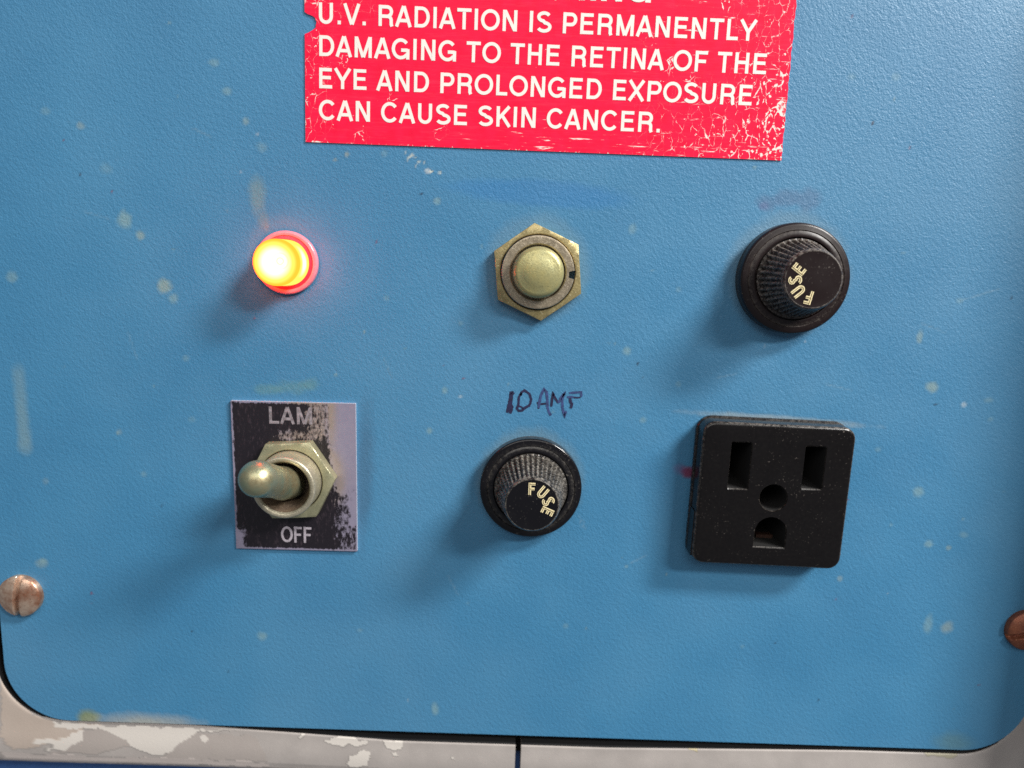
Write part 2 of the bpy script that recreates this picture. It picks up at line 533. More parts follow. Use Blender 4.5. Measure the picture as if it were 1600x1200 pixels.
def glyph(c, w):
    """strokes (centre lines) of a grotesque capital of height 1; returns (strokes, advance)"""
    t = 1 - w; b = w                                   # cap and base centre lines
    def L(*p): return list(p)
    if c == ' ': return [], 0.39
    if c == '.': return [[(0.19, 0.0), (0.19, 0.18)]], 0.39
    if c == 'A': return [[(0.06, 0), (0.44, 0.985)], [(0.82, 0), (0.46, 0.985)], [(0.2, 0.30), (0.68, 0.30)]], 0.90
    if c == 'C': return [ell(0.52, 0.5, 0.40, 0.5 - w + 0.01, 38, 322, 28)], 1.0
    if c == 'D': return [[(0.2, 0), (0.2, 1)], [(0.2, t), (0.5, t)] + ell(0.5, 0.5, 0.36, 0.5 - w, 90, -90, 18) + [(0.2, b)]], 1.0
    if c == 'E': return [[(0.2, 0), (0.2, 1)], [(0.2, t), (0.82, t)], [(0.2, 0.53), (0.77, 0.53)], [(0.2, b), (0.84, b)]], 0.92
    if c == 'F': return [[(0.2, 0), (0.2, 1)], [(0.2, t), (0.80, t)], [(0.2, 0.50), (0.72, 0.50)]], 0.85
    if c == 'G': return [ell(0.53, 0.5, 0.42, 0.5 - w + 0.01, 40, 335, 28)[:-2] + [(0.92, 0.26)], [(0.55, 0.44), (0.93, 0.44)], [(0.93, 0.0), (0.93, 0.50)]], 1.08
    if c == 'H': return [[(0.2, 0), (0.2, 1)], [(0.8, 0), (0.8, 1)], [(0.2, 0.53), (0.8, 0.53)]], 1.0
    if c == 'I': return [[(0.195, 0), (0.195, 1)]], 0.39
    if c == 'K': return [[(0.2, 0), (0.2, 1)], [(0.82, 1), (0.24, 0.40)], [(0.40, 0.58), (0.85, 0)]], 0.92
    if c == 'L': return [[(0.2, 0), (0.2, 1)], [(0.2, b), (0.74, b)]], 0.78
    if c == 'M': return [[(0.19, 0), (0.19, 1)], [(0.97, 0), (0.97, 1)], [(0.20, 0.98), (0.57, 0.02)], [(0.59, 0.02), (0.96, 0.98)]], 1.16
    if c == 'N': return [[(0.19, 0), (0.19, 1)], [(0.81, 0), (0.81, 1)], [(0.22, 0.97), (0.78, 0.03)]], 1.0
    if c == 'O': return [ell(0.54, 0.5, 0.43, 0.5 - w + 0.01, 90, 450, 40)], 1.08
    if c == 'P': return [[(0.2, 0), (0.2, 1)], [(0.2, t), (0.56, t)] + ell(0.56, (t + 0.43) / 2, 0.24, (t - 0.43) / 2, 90, -90, 14) + [(0.2, 0.43)]], 0.92
    if c == 'R': return [[(0.2, 0), (0.2, 1)], [(0.2, t), (0.58, t)] + ell(0.58, (t + 0.47) / 2, 0.24, (t - 0.47) / 2, 90, -90, 14) + [(0.2, 0.47)], [(0.58, 0.47)] + ell(0.62, 0.29, 0.19, 0.17, 80, 0, 6) + [(0.81, 0.10), (0.86, 0)]], 1.0
    if c == 'S':
        up = ell(0.46, 0.735, 0.30, 0.265 - w + 0.01, 25, 262, 20)
        lo = ell(0.47, 0.27, 0.33, 0.27 - w + 0.01, 82, -157, 20)
        return [up + lo], 0.92
    if c == 'T': return [[(0.03, t), (0.82, t)], [(0.425, 0), (0.425, 1 - 2 * w)]], 0.85
    if c == 'U': return [[(0.2, 1), (0.2, 0.36)] + ell(0.5, 0.36, 0.30, 0.36 - w + 0.01, 180, 360, 18) + [(0.8, 1)]], 1.0
    if c == 'V': return [[(0.06, 1), (0.445, 0.015)], [(0.84, 1), (0.465, 0.015)]], 0.90
    if c == 'W': return [[(0.06, 1), (0.33, 0.02)], [(0.35, 0.02), (0.63, 0.98)], [(0.65, 0.98), (0.93, 0.02)], [(0.95, 0.02), (1.24, 1)]], 1.30
    if c == 'X': return [[(0.06, 0), (0.84, 1)], [(0.06, 1), (0.84, 0)]], 0.92
    if c == 'Y': return [[(0.05, 1), (0.45, 0.42)], [(0.87, 1), (0.47, 0.42)], [(0.46, 0), (0.46, 0.44)]], 0.92
    raise ValueError(c)


def ribbon(bm, pts, hw, h):
    """flat stroke with mitred joints at height h (mm)"""
    P = [Vector(p) for p in pts]
    Q = [P[0]]
    for p in P[1:]:
        if (p - Q[-1]).length > 1e-4:
            Q.append(p)
    P = Q
    if len(P) < 2:
        return
    n = len(P)
    dirs = [(P[i + 1] - P[i]).normalized() for i in range(n - 1)]
    hws = hw if isinstance(hw, (list, tuple)) else [hw] * n
    if len(hws) != n:
        hws = [hws[0]] * n
    prev = None
    for i in range(n):
        d0 = dirs[max(i - 1, 0)]; d1 = dirs[min(i, n - 2)]
        closed = (P[0] - P[-1]).length < 1e-3
        if closed and i in (0, n - 1):
            d0, d1 = dirs[-1], dirs[0]
        nn = Vector((-d0.y - d1.y, d0.x + d1.x))
        if nn.length < 1e-6:
            nn = Vector((-d1.y, d1.x))
        nn.normalize()
        k = 1 / max(0.45, nn.dot(Vector((-d1.y, d1.x))))
        a = P[i] + nn * hws[i] * k; c = P[i] - nn * hws[i] * k
        cur = (bm.verts.new(W(a.x, a.y, h)), bm.verts.new(W(c.x, c.y, h)))
        if prev:
            bm.faces.new((prev[0], prev[1], cur[1], cur[0]))
        prev = cur


def text_strokes(s, w, track=0.0):
    x, out = 0.0, []
    for c in s:
        st, adv = glyph(c, w)
        for p in st:
            out.append([(q[0] + x, q[1]) for q in p])
        x += adv + track
    xs = [q[0] for p in out for q in p]
    lo, hi = min(xs) - w, max(xs) + w
    return [[(q[0] - lo, q[1]) for q in p] for p in out], hi - lo


def lay_text(bm, s, p0, p1, cap, w, h, level=0, track=0.05):
    """text between baseline ends p0, p1 (mm in the parent's plane)"""
    st, width = text_strokes(s, w, track)
    d = (p1 - p0); sx = d.length / width
    ex = d.normalized(); ey = Vector((-ex.y, ex.x))
    for i, p in enumerate(st):
        ribbon(bm, [p0 + ex * (q[0] * sx) + ey * (q[1] * cap) for q in p], w * (cap + sx) / 2, h + 0.003 * ((i + level) % 9))


# ------------------------------------------------------------------ blue control panel
PL = on_panel(2, 985).x          # left edge
PR = on_panel(1612, 1090).x      # right edge
PB = (on_panel(300, 1134).y + on_panel(1300, 1163).y) / 2
PT = 78.0
CORNER = 12.5


def panel_row(z):
    e = 0.0
    if z < PB + CORNER:
        q = PB + CORNER - z
        e = CORNER - math.sqrt(max(0.0, CORNER * CORNER - q * q))
    return PL + e, PR - e


zs = list(PB + CORNER * (1 - np.cos(np.linspace(0, math.pi / 2, 40)))) + list(np.arange(PB + CORNER + 0.3, PT, 0.33))
panel, PX_, PZ_ = grid_obj('control_panel', panel_row, zs, 0.0, 1.3, [M['panel'], M['gap_shade']], nx=560)  # side walls coloured black as painted gap shade
tag(panel, 'blue textured metal control panel with pale specks, carrying all the switches and fuses', 'control panel')

stain = np.zeros((len(PX_), 4), dtype=np.float32)
nz_a = fbm(PX_ + 300, PZ_ + 300, 2.2, 11)
nz_b = fbm(PX_ + 300, PZ_ + 300, 0.9, 21)


def blob(u, v, rx, ry, col, alpha, soft=0.5, rough=0.5, rot=0.0):
    c = on_panel(u, v)
    dx, dz = (PX_ - c.x) / PX, (PZ_ - c.y) / PX
    if rot:
        a = math.radians(rot)
        dx, dz = dx * math.cos(a) + dz * math.sin(a), -dx * math.sin(a) + dz * math.cos(a)
    d = np.sqrt((dx / rx) ** 2 + (dz / ry) ** 2) + (nz_a - 0.5) * rough + (nz_b - 0.5) * rough * 0.7
    k = np.clip((1 - d) / soft + 0.5, 0, 1) * alpha
    k = k * k * (3 - 2 * k) if alpha >= 1 else k
    old = stain[:, 3]
    new = old + k * (1 - old)
    wgt = np.where(new > 1e-6, k / np.maximum(new, 1e-6), 0)[:, None]
    stain[:, :3] = stain[:, :3] * (1 - wgt) + np.array(col, dtype=np.float32) * wgt
    stain[:, 3] = new


PALE = (0.25, 0.36, 0.32); YEL = (0.34, 0.38, 0.24); TAN = (0.33, 0.35, 0.24); WHI = (0.6, 0.62, 0.58)
for u, v, rx, ry, c, a in [
        (195, 343, 9, 13, PALE, .75), (219, 368, 6, 6, YEL, .6), (256, 448, 10, 12, YEL, .7), (270, 466, 8, 7, PALE, .6),
        (20, 433, 9, 8, PALE, .5), (335, 98, 7, 5, PALE, .45), (354, 142, 6, 5, PALE, .5), (384, 190, 5, 6, YEL, .5),
        (410, 231, 8, 7, PALE, .35), (125, 196, 6, 5, TAN, .5), (72, 174, 6, 5, PALE, .3), (165, 264, 10, 8, PALE, .25),
        (683, 313, 5, 5, PALE, .6), (671, 673, 5, 6, PALE, .6), (695, 610, 4, 5, PALE, .55), (980, 548, 6, 6, PALE, .6),
        (1005, 656, 6, 5, PALE, .45), (1437, 528, 5, 9, YEL, .5), (1457, 605, 9, 8, YEL, .6), (1506, 632, 4, 4, WHI, .5),
        (1434, 768, 8, 8, PALE, .6), (1452, 850, 7, 6, PALE, .55), (1482, 856, 4, 4, YEL, .5), (1506, 836, 7, 5, PALE, .35),
        (1450, 975, 7, 17, PALE, .5), (1479, 980, 9, 10, TAN, .6), (410, 994, 9, 8, PALE, .6), (680, 1108, 6, 11, PALE, .65),
        (66, 880, 10, 7, YEL, .4), (68, 876, 5, 4, PALE, .4), (988, 357, 6, 7, PALE, .4), (1312, 904, 5, 5, TAN, .5),
        (224, 740, 5, 5, PALE, .4), (186, 675, 5, 5, TAN, .3), (72, 752, 5, 5, TAN, .25), (1060, 452, 4, 4, PALE, .3),
        (1545, 625, 8, 4, PALE, .35), (1548, 655, 5, 4, PALE, .3), (1372, 702, 4, 4, PALE, .3), (562, 985, 5, 4, PALE, .3),
        (884, 978, 4, 4, PALE, .3), (1160, 1010, 4, 4, PALE, .25), (930, 190, 4, 4, PALE, .3), (1500, 470, 5, 4, PALE, .3),
        (1400, 120, 6, 5, PALE, .25), (1330, 120, 5, 4, PALE, .25), (290, 560, 5, 5, PALE, .35), (600, 240, 5, 5, PALE, .3),
        (604, 466, 4, 4, PALE, .3), (720, 505, 4, 4, PALE, .35), (1060, 600, 4, 4, PALE, .25), (300, 655, 6, 5, PALE, .25)]:
    blob(u, v, rx, ry, c, a * 0.68, 0.8, 0.8)
for k in range(45):
    u, v = random.uniform(10, 1590), random.uniform(10, 1120)
    blob(u, v, random.uniform(1.6, 3.2), random.uniform(1.6, 3.2), random.choice([PALE, PALE, WHI, YEL]), random.uniform(.12, .4), 0.6, 0.6)
for k in range(26):
    u, v = random.uniform(10, 1590), random.uniform(10, 1100)
    blob(u, v, random.uniform(1.4, 2.2), random.uniform(1.4, 2.2), random.choice([(0.02, 0.03, 0.06), (0.2, 0.05, 0.09)]), random.uniform(.4, .9), 0.4, 0.4)
blob(1364, 192, 2.2, 2.4, (0.01, 0.015, 0.05), .95, 0.4, 0.3)
blob(658, 303, 2.0, 2.4, (0.01, 0.015, 0.05), .95, 0.4, 0.3)
# dried vertical drip, ghost of a removed label, pen smudges
for j in range(12):
    blob(29 + j * 0.9, 578 + j * 11, 10 + (j > 8) * 1.5, 12, (0.17, 0.27, 0.30), .22 + 0.02 * j, 0.8, 0.4)
blob(850, 302, 122, 19, (0.028, 0.165, 0.370), .62, 0.45, 0.25, -2)
blob(760, 296, 60, 15, (0.030, 0.185, 0.400), .3, 0.5, 0.5, -2)
blob(910, 312, 70, 14, (0.030, 0.185, 0.400), .3, 0.5, 0.5, -2)
for q in ((1200, 318, 14, 10), (1228, 310, 16, 13), (1262, 314, 18, 14)):
    blob(*q, (0.075, 0.115, 0.215), .42, 0.8, 0.9)
blob(1193, 322, 7, 6, (0.14, 0.10, 0.25), .25, 0.8, 0.6)
# little white scuffs under the sticker
for k in range(13):
    t = random.random()
    blob(622 + 70 * t + random.uniform(-5, 5), 238 + 34 * t + random.uniform(-7, 7), random.uniform(1.2, 3), random.uniform(1.2, 2.6), (0.62, 0.62, 0.5), random.uniform(.3, .7), 0.6, 0.6)
blob(668, 267, 5, 4, WHI, .5, 0.6, 0.6)
blob(524, 250, 3, 3, TAN, .4); blob(542, 241, 4, 4, TAN, .45)
# olive run above the lamp, yellow haze above the switch plate, red pen dot by the outlet, rust at the bottom edge
blob(402, 305, 11, 26, (0.16, 0.25, 0.24), .55, 0.9, 0.5)
blob(412, 345, 7, 12, (0.16, 0.23, 0.20), .35, 0.8, 0.6)
blob(417, 355, 4, 8, (0.22, 0.22, 0.14), .3, 0.8, 0.6)
for q in ((420, 608, 24, 7), (455, 604, 26, 9), (485, 600, 14, 8)):
    blob(*q, (0.15, 0.27, 0.17), .27, 0.9, 0.8)
blob(1076, 737, 12, 9, (0.16, 0.012, 0.05), .9, 0.8, 0.5)
blob(1062, 733, 9, 8, (0.12, 0.06, 0.18), .4, 0.9, 0.5)
blob(138, 1122, 17, 13, (0.22, 0.23, 0.06), .75, 0.9, 0.5)
blob(228, 1131, 72, 16, (0.40, 0.37, 0.29), .70, 1.2, 0.35)
blob(1490, 1160, 30, 16, (0.12, 0.20, 0.16), .4, 1.0, 0.5)
# grime haloes round the fittings
for u, v, r, c, a in ((440, 395, 52, (0.14, 0.22, 0.30), .25), (840, 418, 80, (0.12, 0.22, 0.30), .40), (1232, 428, 92, (0.14, 0.23, 0.30), .45),
                      (828, 750, 84, (0.13, 0.21, 0.26), .5)):
    blob(u, v, r, r, c, a, 0.18, 0.10)
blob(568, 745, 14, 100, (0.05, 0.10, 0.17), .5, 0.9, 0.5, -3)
blob(1215, 655, 122, 6, (0.28, 0.33, 0.34), .6, 0.8, 0.5, -2.5)
def scratch(u0, v0, u1, v1, col, a, w=1.6):
    n = max(3, int(math.hypot(u1 - u0, v1 - v0) / 2.2))
    for i in range(n + 1):
        t = i / n
        blob(u0 + (u1 - u0) * t + random.uniform(-.5, .5), v0 + (v1 - v0) * t + random.uniform(-.5, .5), w, w, col, a * random.uniform(.3, 1), 0.9, 0.3)


for q in ((905, 806, 908, 822), (911, 812, 914, 826), (1500, 470, 1560, 452), (1440, 505, 1478, 520), (130, 330, 170, 342), (200, 520, 214, 560), (985, 880, 1010, 868),
          (600, 560, 612, 590), (1120, 590, 1150, 584), (300, 200, 330, 214), (1290, 600, 1330, 610), (700, 900, 716, 930)):
    scratch(*q, (0.30, 0.40, 0.44), .2)
color_attr(panel.data, 'stain', stain)

# hand-written note in marker pen
wr = bmesh.new()
fd = bmesh.new()


def pen(bm, pts, hw, lvl):
    P = [on_panel(780 + x / 11.43, 595 + y / 11.43) for x, y in pts]
    Q = []
    for a, b in zip(P, P[1:]):
        for k in range(6):
            Q.append(a.lerp(b, k / 6))
    Q.append(P[-1])
    hws = [1.35 * hw * random.uniform(0.82, 1.15) * (0.75 if i in (0, len(Q) - 1) else 1) for i in range(len(Q))]
    ribbon(bm, [(q.x, q.y) for q in Q], hws, 0.03 + 0.003 * lvl)


pen(wr, [(205, 205), (200, 290), (180, 400), (140, 570)], 0.20, 0)
pen(wr, [(262, 205), (222, 260), (205, 420), (230, 470), (192, 585)], 0.22, 1)
pen(wr, [(185, 215), (225, 210), (215, 330), (195, 500)], 0.20, 2)
pen(wr, [(395, 215), (350, 300), (345, 420), (318, 490), (345, 535), (410, 530), (480, 475), (550, 420), (572, 330), (540, 230), (450, 170), (400, 205), (385, 260)], 0.17, 3)
pen(wr, [(345, 300), (350, 450), (400, 465), (425, 500), (465, 465), (540, 450), (570, 380)], 0.12, 4)
pen(wr, [(735, 300), (720, 390), (690, 395), (710, 450), (700, 500)], 0.14, 5)
pen(fd, [(700, 480), (745, 260), (800, 150), (845, 200), (860, 320), (862, 470), (890, 560), (925, 620)], 0.18, 6)
pen(wr, [(740, 415), (790, 410), (835, 405)], 0.15, 7)
pen(wr, [(930, 460), (945, 330), (960, 225), (1000, 310), (1060, 395)], 0.17, 8)
pen(fd, [(1060, 395), (1110, 290), (1170, 215), (1125, 330), (1130, 480), (1170, 630), (1195, 540)], 0.17, 9)
pen(fd, [(1250, 215), (1360, 208), (1465, 200), (1470, 285)], 0.15, 10)
pen(wr, [(1330, 295), (1400, 300), (1455, 292)], 0.11, 11)
pen(fd, [(1215, 290), (1290, 285), (1330, 292)], 0.14, 12)
pen(wr, [(1262, 300), (1275, 380), (1300, 410), (1280, 490)], 0.19, 13)
bm_obj('marker_writing', wr, M['ink'], panel)
tag(bm_obj('marker_writing', fd, M['ink_faded'], panel), 'faded purplish strokes of the handwriting')

# ------------------------------------------------------------------ cast frame round the panel, cabinet behind it
cab_bm = bmesh.new()
bmesh.ops.create_grid(cab_bm, x_segments=2, y_segments=2, size=1)
for vv in cab_bm.verts:
    x, y = vv.co.x, vv.co.y
    vv.co = Vector(W(x * 190, y * 110 - 20, -9))
cab = bm_obj('cabinet', cab_bm, M['cabinet'])
tag(cab, 'deep blue painted cabinet front showing below the grey frame', 'cabinet')


inner = bmesh.new()
bmesh.ops.create_grid(inner, x_segments=1, y_segments=1, size=1)
for vv in inner.verts:
    vv.co = Vector(W((PL + PR) / 2 + vv.co.x * ((PR - PL) / 2 + 9), (PB + PT) / 2 + vv.co.y * ((PT - PB) / 2 + 9.6), -8.3))
bm_obj('gap_shade_black', inner, M['gap_shade'], cab)  # black sheet added as the shade seen through the gap


def frame_path(side):
    """inner edge of the frame, as (point, outward normal, distance along)"""
    pts = []
    r = CORNER + 0.45
    if side == 'left':
        x0, cx = PL - 2.1, PL - 2.1 + r
        zc = PB - 0.45 + r
        for z in np.arange(PT, zc, -0.6): pts.append(((x0, z), (-1, 0)))
        for a in np.linspace(math.pi, 1.5 * math.pi, 44): pts.append(((cx + r * math.cos(a), zc + r * math.sin(a)), (math.cos(a), math.sin(a))))
        for x in np.arange(cx + 0.3, SEAM_L, 0.3): pts.append(((x, PB - 0.45), (0, -1)))
        pts.append(((SEAM_L, PB - 0.45), (0, -1)))
    else:
        x1, cx = PR + 0.3, PR + 0.3 - r
        zc = PB - 0.45 + r
        pts.append(((SEAM_R, PB - 0.45), (0, -1)))
        for x in np.arange(SEAM_R + 0.4, cx, 0.4): pts.append(((x, PB - 0.45), (0, -1)))
        for a in np.linspace(-math.pi / 2, 0, 40): pts.append(((cx + r * math.cos(a), zc + r * math.sin(a)), (math.cos(a), math.sin(a))))
        for z in np.arange(zc + 0.6, PT, 0.8): pts.append(((x1, z), (1, 0)))
    return pts


SEAM_L = on_panel(805, 1180).x
SEAM_R = on_panel(814, 1180).x
FW = 11.0


def gap_extra(x, z):
    """the casting sits a little low at the middle, and touches the panel near the left corner"""
    s0 = on_panel(110, 1125).x
    t = np.clip((x - s0 - 22) / 45, 0, 1)
    g = 2.2 * t
    t2 = np.clip((x - 22) / 50, 0, 1)
    return g - 1.25 * t2


def outer_point(p, n, side):
    """outer edge of the casting: straight below, broad square-cornered flank at the side"""
    zb = PB - 0.4 - FW
    if n[1] < -0.999:
        return p[0], zb
    sg = -1 if side == 'left' else 1
    xo = (PL - 24) if side == 'left' else (PR + 24)
    if abs(n[1]) < 0.001:
        return xo, p[1]
    a = math.degrees(math.atan2(-n[1], abs(n[0])))          # 0 at the flank, 90 at the bottom
    cx = p[0] - n[0] * (CORNER + 0.45); cz = p[1] - n[1] * (CORNER + 0.45)
    if a < 45:
        return xo, cz + (zb - cz) * a / 45
    return xo + (cx - xo) * (a - 45) / 45, zb


def build_frame(name, side):
    path = frame_path(side)
    prof = [(0.0, -8.0), (0.0, -0.75), (0.06, -0.6), (0.16, -0.52), (0.35, -0.5)]
    for o in np.arange(0.6, FW - 2.9, 0.3): prof.append((o, -0.5 + 0.25 * math.sin(math.pi * o / FW) ** 2))
    ro = 2.8
    for a in np.linspace(0, math.pi / 2, 9): prof.append((FW - ro + ro * math.sin(a), -0.5 - ro + ro * math.cos(a)))
    prof += [(FW, -5.0), (FW, -9.0)]
    bm = bmesh.new()
    rows, XY = [], []
    for (p, n) in path:
        row = []
        for (o, h) in prof:
            g = 0.0
            if n[1] < -0.9999:
                g = gap_extra(p[0], p[1])
            elif side == 'right' and n[1] < -0.1:
                g = gap_extra(PR - CORNER, 0) * ((-n[1] - 0.1) / 0.9) ** 2
            if side == 'left' and n[0] < -0.3:
                g = 0.15
            gg = max(g, -0.2) * max(0.0, 1 - o / FW)
            tx, tz = outer_point(p, n, side)
            x = p[0] + n[0] * gg + (tx - p[0]) * o / FW
            z = p[1] + n[1] * gg + (tz - p[1]) * o / FW
            row.append(bm.verts.new(W(x, z, h))); XY.append((x, z))
        rows.append(row)
    for A, B in zip(rows, rows[1:]):
        for k in range(len(prof) - 1):
            bm.faces.new((A[k], A[k + 1], B[k + 1], B[k])).material_index = 1 if k < 1 else 0  # inner wall painted black, so its shade is in the colour
    for row in (rows[0], rows[-1]):
        bm.faces.new(row)
    o = bm_obj(name, bm, [M['frame'], M['gap_shade']], smooth=40)
    return o, np.array(XY)


def inside(poly, X, Z):
    r = np.zeros(len(X), dtype=bool)
    n = len(poly)
    for i in range(n):
        (x1, y1), (x2, y2) = poly[i], poly[(i + 1) % n]
        c = ((y1 > Z) != (y2 > Z)) & (X < (x2 - x1) * (Z - y1) / (y2 - y1 + 1e-12) + x1)
        r ^= c
    return r


def paint_patches(o, XY, polys):
    X = XY[:, 0] + (fbm(XY[:, 0] + 300, XY[:, 1] + 300, 1.6, 5) - 0.5) * 1.1
    Z = XY[:, 1] + (fbm(XY[:, 0] + 300, XY[:, 1] + 300, 1.6, 9) - 0.5) * 1.1
    rgba = np.zeros((len(X), 4), dtype=np.float32)
    for pts, col, a in polys:
        k = inside([tuple(on_panel(u, v, -0.4)) for u, v in pts], X, Z)
        rgba[k] = (*col, a)
    color_attr(o.data, 'patch', rgba)


fl, XYl = build_frame('frame_casting', 'left')
tag(fl, 'worn grey cast frame piece with white chipped patches along the lower left', 'frame')
CRM = (0.60, 0.55, 0.50); TANP = (0.50, 0.38, 0.29); GRY = (0.36, 0.31, 0.28)
paint_patches(fl, XYl, [
    ([(82, 1128), (160, 1130), (100, 1152), (60, 1168), (20, 1172), (0, 1150), (0, 1060), (20, 1090), (50, 1118)], TANP, 0.45),
    ([(160, 1138), (190, 1150), (205, 1166), (150, 1176), (80, 1178), (100, 1160), (130, 1142)], GRY, 0.6),
    ([(280, 1146), (400, 1150), (420, 1190), (300, 1186), (255, 1184)], GRY, 0.5),
    ([(80, 1128), (130, 1130), (170, 1132), (150, 1138), (105, 1140), (85, 1136)], CRM, 1),
    ([(46, 1164), (60, 1154), (78, 1152), (92, 1156), (112, 1144), (132, 1142), (130, 1156), (110, 1166), (103, 1176), (95, 1170), (72, 1174), (78, 1162)], CRM, 1),
    ([(150, 1136), (180, 1134), (300, 1138), (370, 1141), (310, 1144), (292, 1158), (272, 1168), (255, 1181), (235, 1178), (205, 1166), (195, 1156), (178, 1148)], CRM, 1),
    ([(312, 1154), (322, 1150), (328, 1154), (320, 1160)], CRM, 1),
    ([(465, 1152), (476, 1143), (479, 1146), (472, 1154)], CRM, 1),
    ([(504, 1158), (520, 1152), (545, 1150), (560, 1157), (578, 1156), (574, 1163), (560, 1166), (545, 1163), (535, 1168), (520, 1163)], CRM, 1),
    ([(598, 1157), (615, 1158), (625, 1154), (630, 1162), (625, 1172), (608, 1172), (602, 1164)], CRM, 1),
    ([(612, 1177), (618, 1175), (622, 1180), (616, 1183)], CRM, 1),
    ([(542, 1194), (548, 1180), (562, 1173), (578, 1174), (580, 1184), (574, 1198), (545, 1199)], CRM, 1),
    ([(706, 1181), (711, 1180), (712, 1185), (707, 1186)], CRM, 1),
    ([(660, 1150), (680, 1150), (675, 1156), (664, 1155)], (0.5, 0.33, 0.18), .8),
    ([(0, 1176), (120, 1180), (260, 1184), (420, 1192), (420, 1200), (100, 1196), (0, 1192)], (0.58, 0.50, 0.46), .6)])  # last strip is a highlight painted along the rolled lower edge
fr, XYr = build_frame('frame_casting', 'right')
tag(fr, 'cleaner pale grey cast frame piece along the lower right, past the narrow seam', 'frame')
paint_patches(fr, XYr, [
    ([(1060, 1165), (1080, 1166), (1092, 1170), (1088, 1175), (1070, 1170)], (0.5, 0.42, 0.2), .6),
    ([(1120, 1164), (1132, 1165), (1130, 1170)], (0.5, 0.22, 0.15), .6),
    ([(835, 1162), (845, 1162), (842, 1166), (836, 1166)], CRM, .8),
    ([(1440, 1174), (1500, 1178), (1490, 1186), (1450, 1182)], (0.36, 0.33, 0.20), .6)])
# unseen rail added beyond the right casting to shade the panel's right edge
rail = bmesh.new()
bmesh.ops.create_cube(rail, size=1)
RX = PR + 3.2
for vv in rail.verts:
    vv.co = Vector(W(RX + 9 + vv.co.x * 18, 5 + vv.co.z * 190, 1.0 + vv.co.y * 20))
bmesh.ops.bevel(rail, geom=list(rail.edges), offset=1.2 * S, segments=3, affect='EDGES')
rl = bm_obj('shadow_rail', rail, M['frame'], fr, 30)
color_attr(rl.data, 'patch', np.zeros((len(rl.data.vertices), 4)))

# ------------------------------------------------------------------ warning sticker
s_bl, s_br = on_panel(478, 222), on_panel(1220, 251)
sx = (s_br - s_bl); s_ang = math.atan2(sx.y, sx.x)
sw = sx.length
sex = sx.normalized(); sey = Vector((-sex.y, sex.x))
st_root_loc = s_bl


def to_sticker(u, v):
    p = on_panel(u, v) - s_bl
    return Vector((p.dot(sex), p.dot(sey)))


SH = 52.0
nt_pts = sorted([(to_sticker(u, v).y, to_sticker(u, v).x) for u, v in
                 ((474.5, 53), (482, 51.5), (489, 48), (494, 43), (495, 34), (492, 27), (483, 23), (473, 19))])
nzv = [p[0] for p in nt_pts]; nxv = [p[1] for p in nt_pts]


def sticker_row(z):
    a = 0.0
    if nzv[0] < z < nzv[-1]:
        a = float(np.interp(z, nzv, nxv)) + 0.12 * math.sin(z * 7) * 0.5
        a = max(a, 0.0)
    rgt = sw + 0.05 * math.sin(z * 1.3) + 0.04 * math.sin(z * 3.7 + 1)
    return a, rgt


zs = list(np.arange(0, 24, 0.3)) + list(np.arange(24, 33, 0.1)) + list(np.arange(33, SH, 0.4))
sticker, SXa, SZa = grid_obj('warning_sticker', sticker_row, zs, 0.22, 0.20, [M['sticker'], M['white_edge']], nx=330)
sticker.location = W(s_bl.x, s_bl.y, 0)
sticker.rotation_euler = (0, -s_ang, 0)
tag(sticker, 'scratched red warning sticker with white capitals, torn notch in its left edge', 'sticker')
su = SXa / sw
right = np.clip((su - 0.86) / 0.10, 0, 1)
low_right = np.clip((su - 0.66) / 0.25, 0, 1) * np.clip((15 - SZa) / 10, 0, 1)
tl = np.clip((16 - SXa) / 12, 0, 1) * np.clip((SZa - 20) / 6, 0, 1)
left = np.clip((6 - SXa) / 6, 0, 1) * 0.55
wear = np.maximum.reduce([right * (0.75 + 0.35 * np.clip((14 - SZa) / 14, 0, 1)), low_right * 0.85, tl * 0.95, left])
wear = wear * np.clip(0.35 + 1.3 * fbm(SXa + 50, SZa + 50, 6, 33), 0, 1.2)
edge = np.minimum.reduce([SXa, sw - SXa, SZa])
wear = np.maximum(wear, np.clip((0.22 - edge) / 0.2, 0, 1) * 0.8)
streak = np.clip((8 - SZa) / 6, 0, 1) * np.clip((su - 0.25) / 0.2, 0, 1) * 0.75
streak = np.maximum(streak, np.clip((su - 0.6) / 0.2, 0, 1) * 0.55 * np.clip((45 - SZa) / 10, 0, 1))
for u, v, r, a in ((565, 215, 1.6, 1.0), (690, 205, 1.5, 0.9), (683, 213, 1.2, .9), (1050, 103, 1.9, 1.1), (1075, 128, 1.6, .9), (1135, 5, 1.8, 1.3), (1015, 60, 1.8, 1.0),
                   (1225, 165, 2.0, 1.2), (1200, 215, 2.5, 1.1), (1180, 235, 2.2, 1.1), (1215, 240, 2.5, 1.3), (540, 95, 1.5, .9), (612, 155, 1.2, .9)):
    c = to_sticker(u, v)
    d = np.hypot(SXa - c.x, SZa - c.y)
    wear = np.maximum(wear, a * np.clip((r - d) / r * 1.6, 0, 1))
float_attr(sticker.data, 'wear', wear)
float_attr(sticker.data, 'streak', streak)
lt = bmesh.new()
HST = 0.245
capmm = 3.43
for s, a, b in (("U.V. RADIATION IS PERMANENTLY", (499, 37.5), (1181, 65)), ("DAMAGING TO THE RETINA OF THE", (499.5, 88), (1198, 117)),
                ("EYE AND PROLONGED EXPOSURE", (499.5, 138.3), (1175.5, 165.5)), ("CAN CAUSE SKIN CANCER.", (499, 187.8), (1030, 207.5))):
    lay_text(lt, s, to_sticker(*a), to_sticker(*b), capmm, 0.087, HST)
lay_text(lt, "WARNING", to_sticker(748, -5.0), to_sticker(1016, 5.0), 4.9, 0.105, HST)
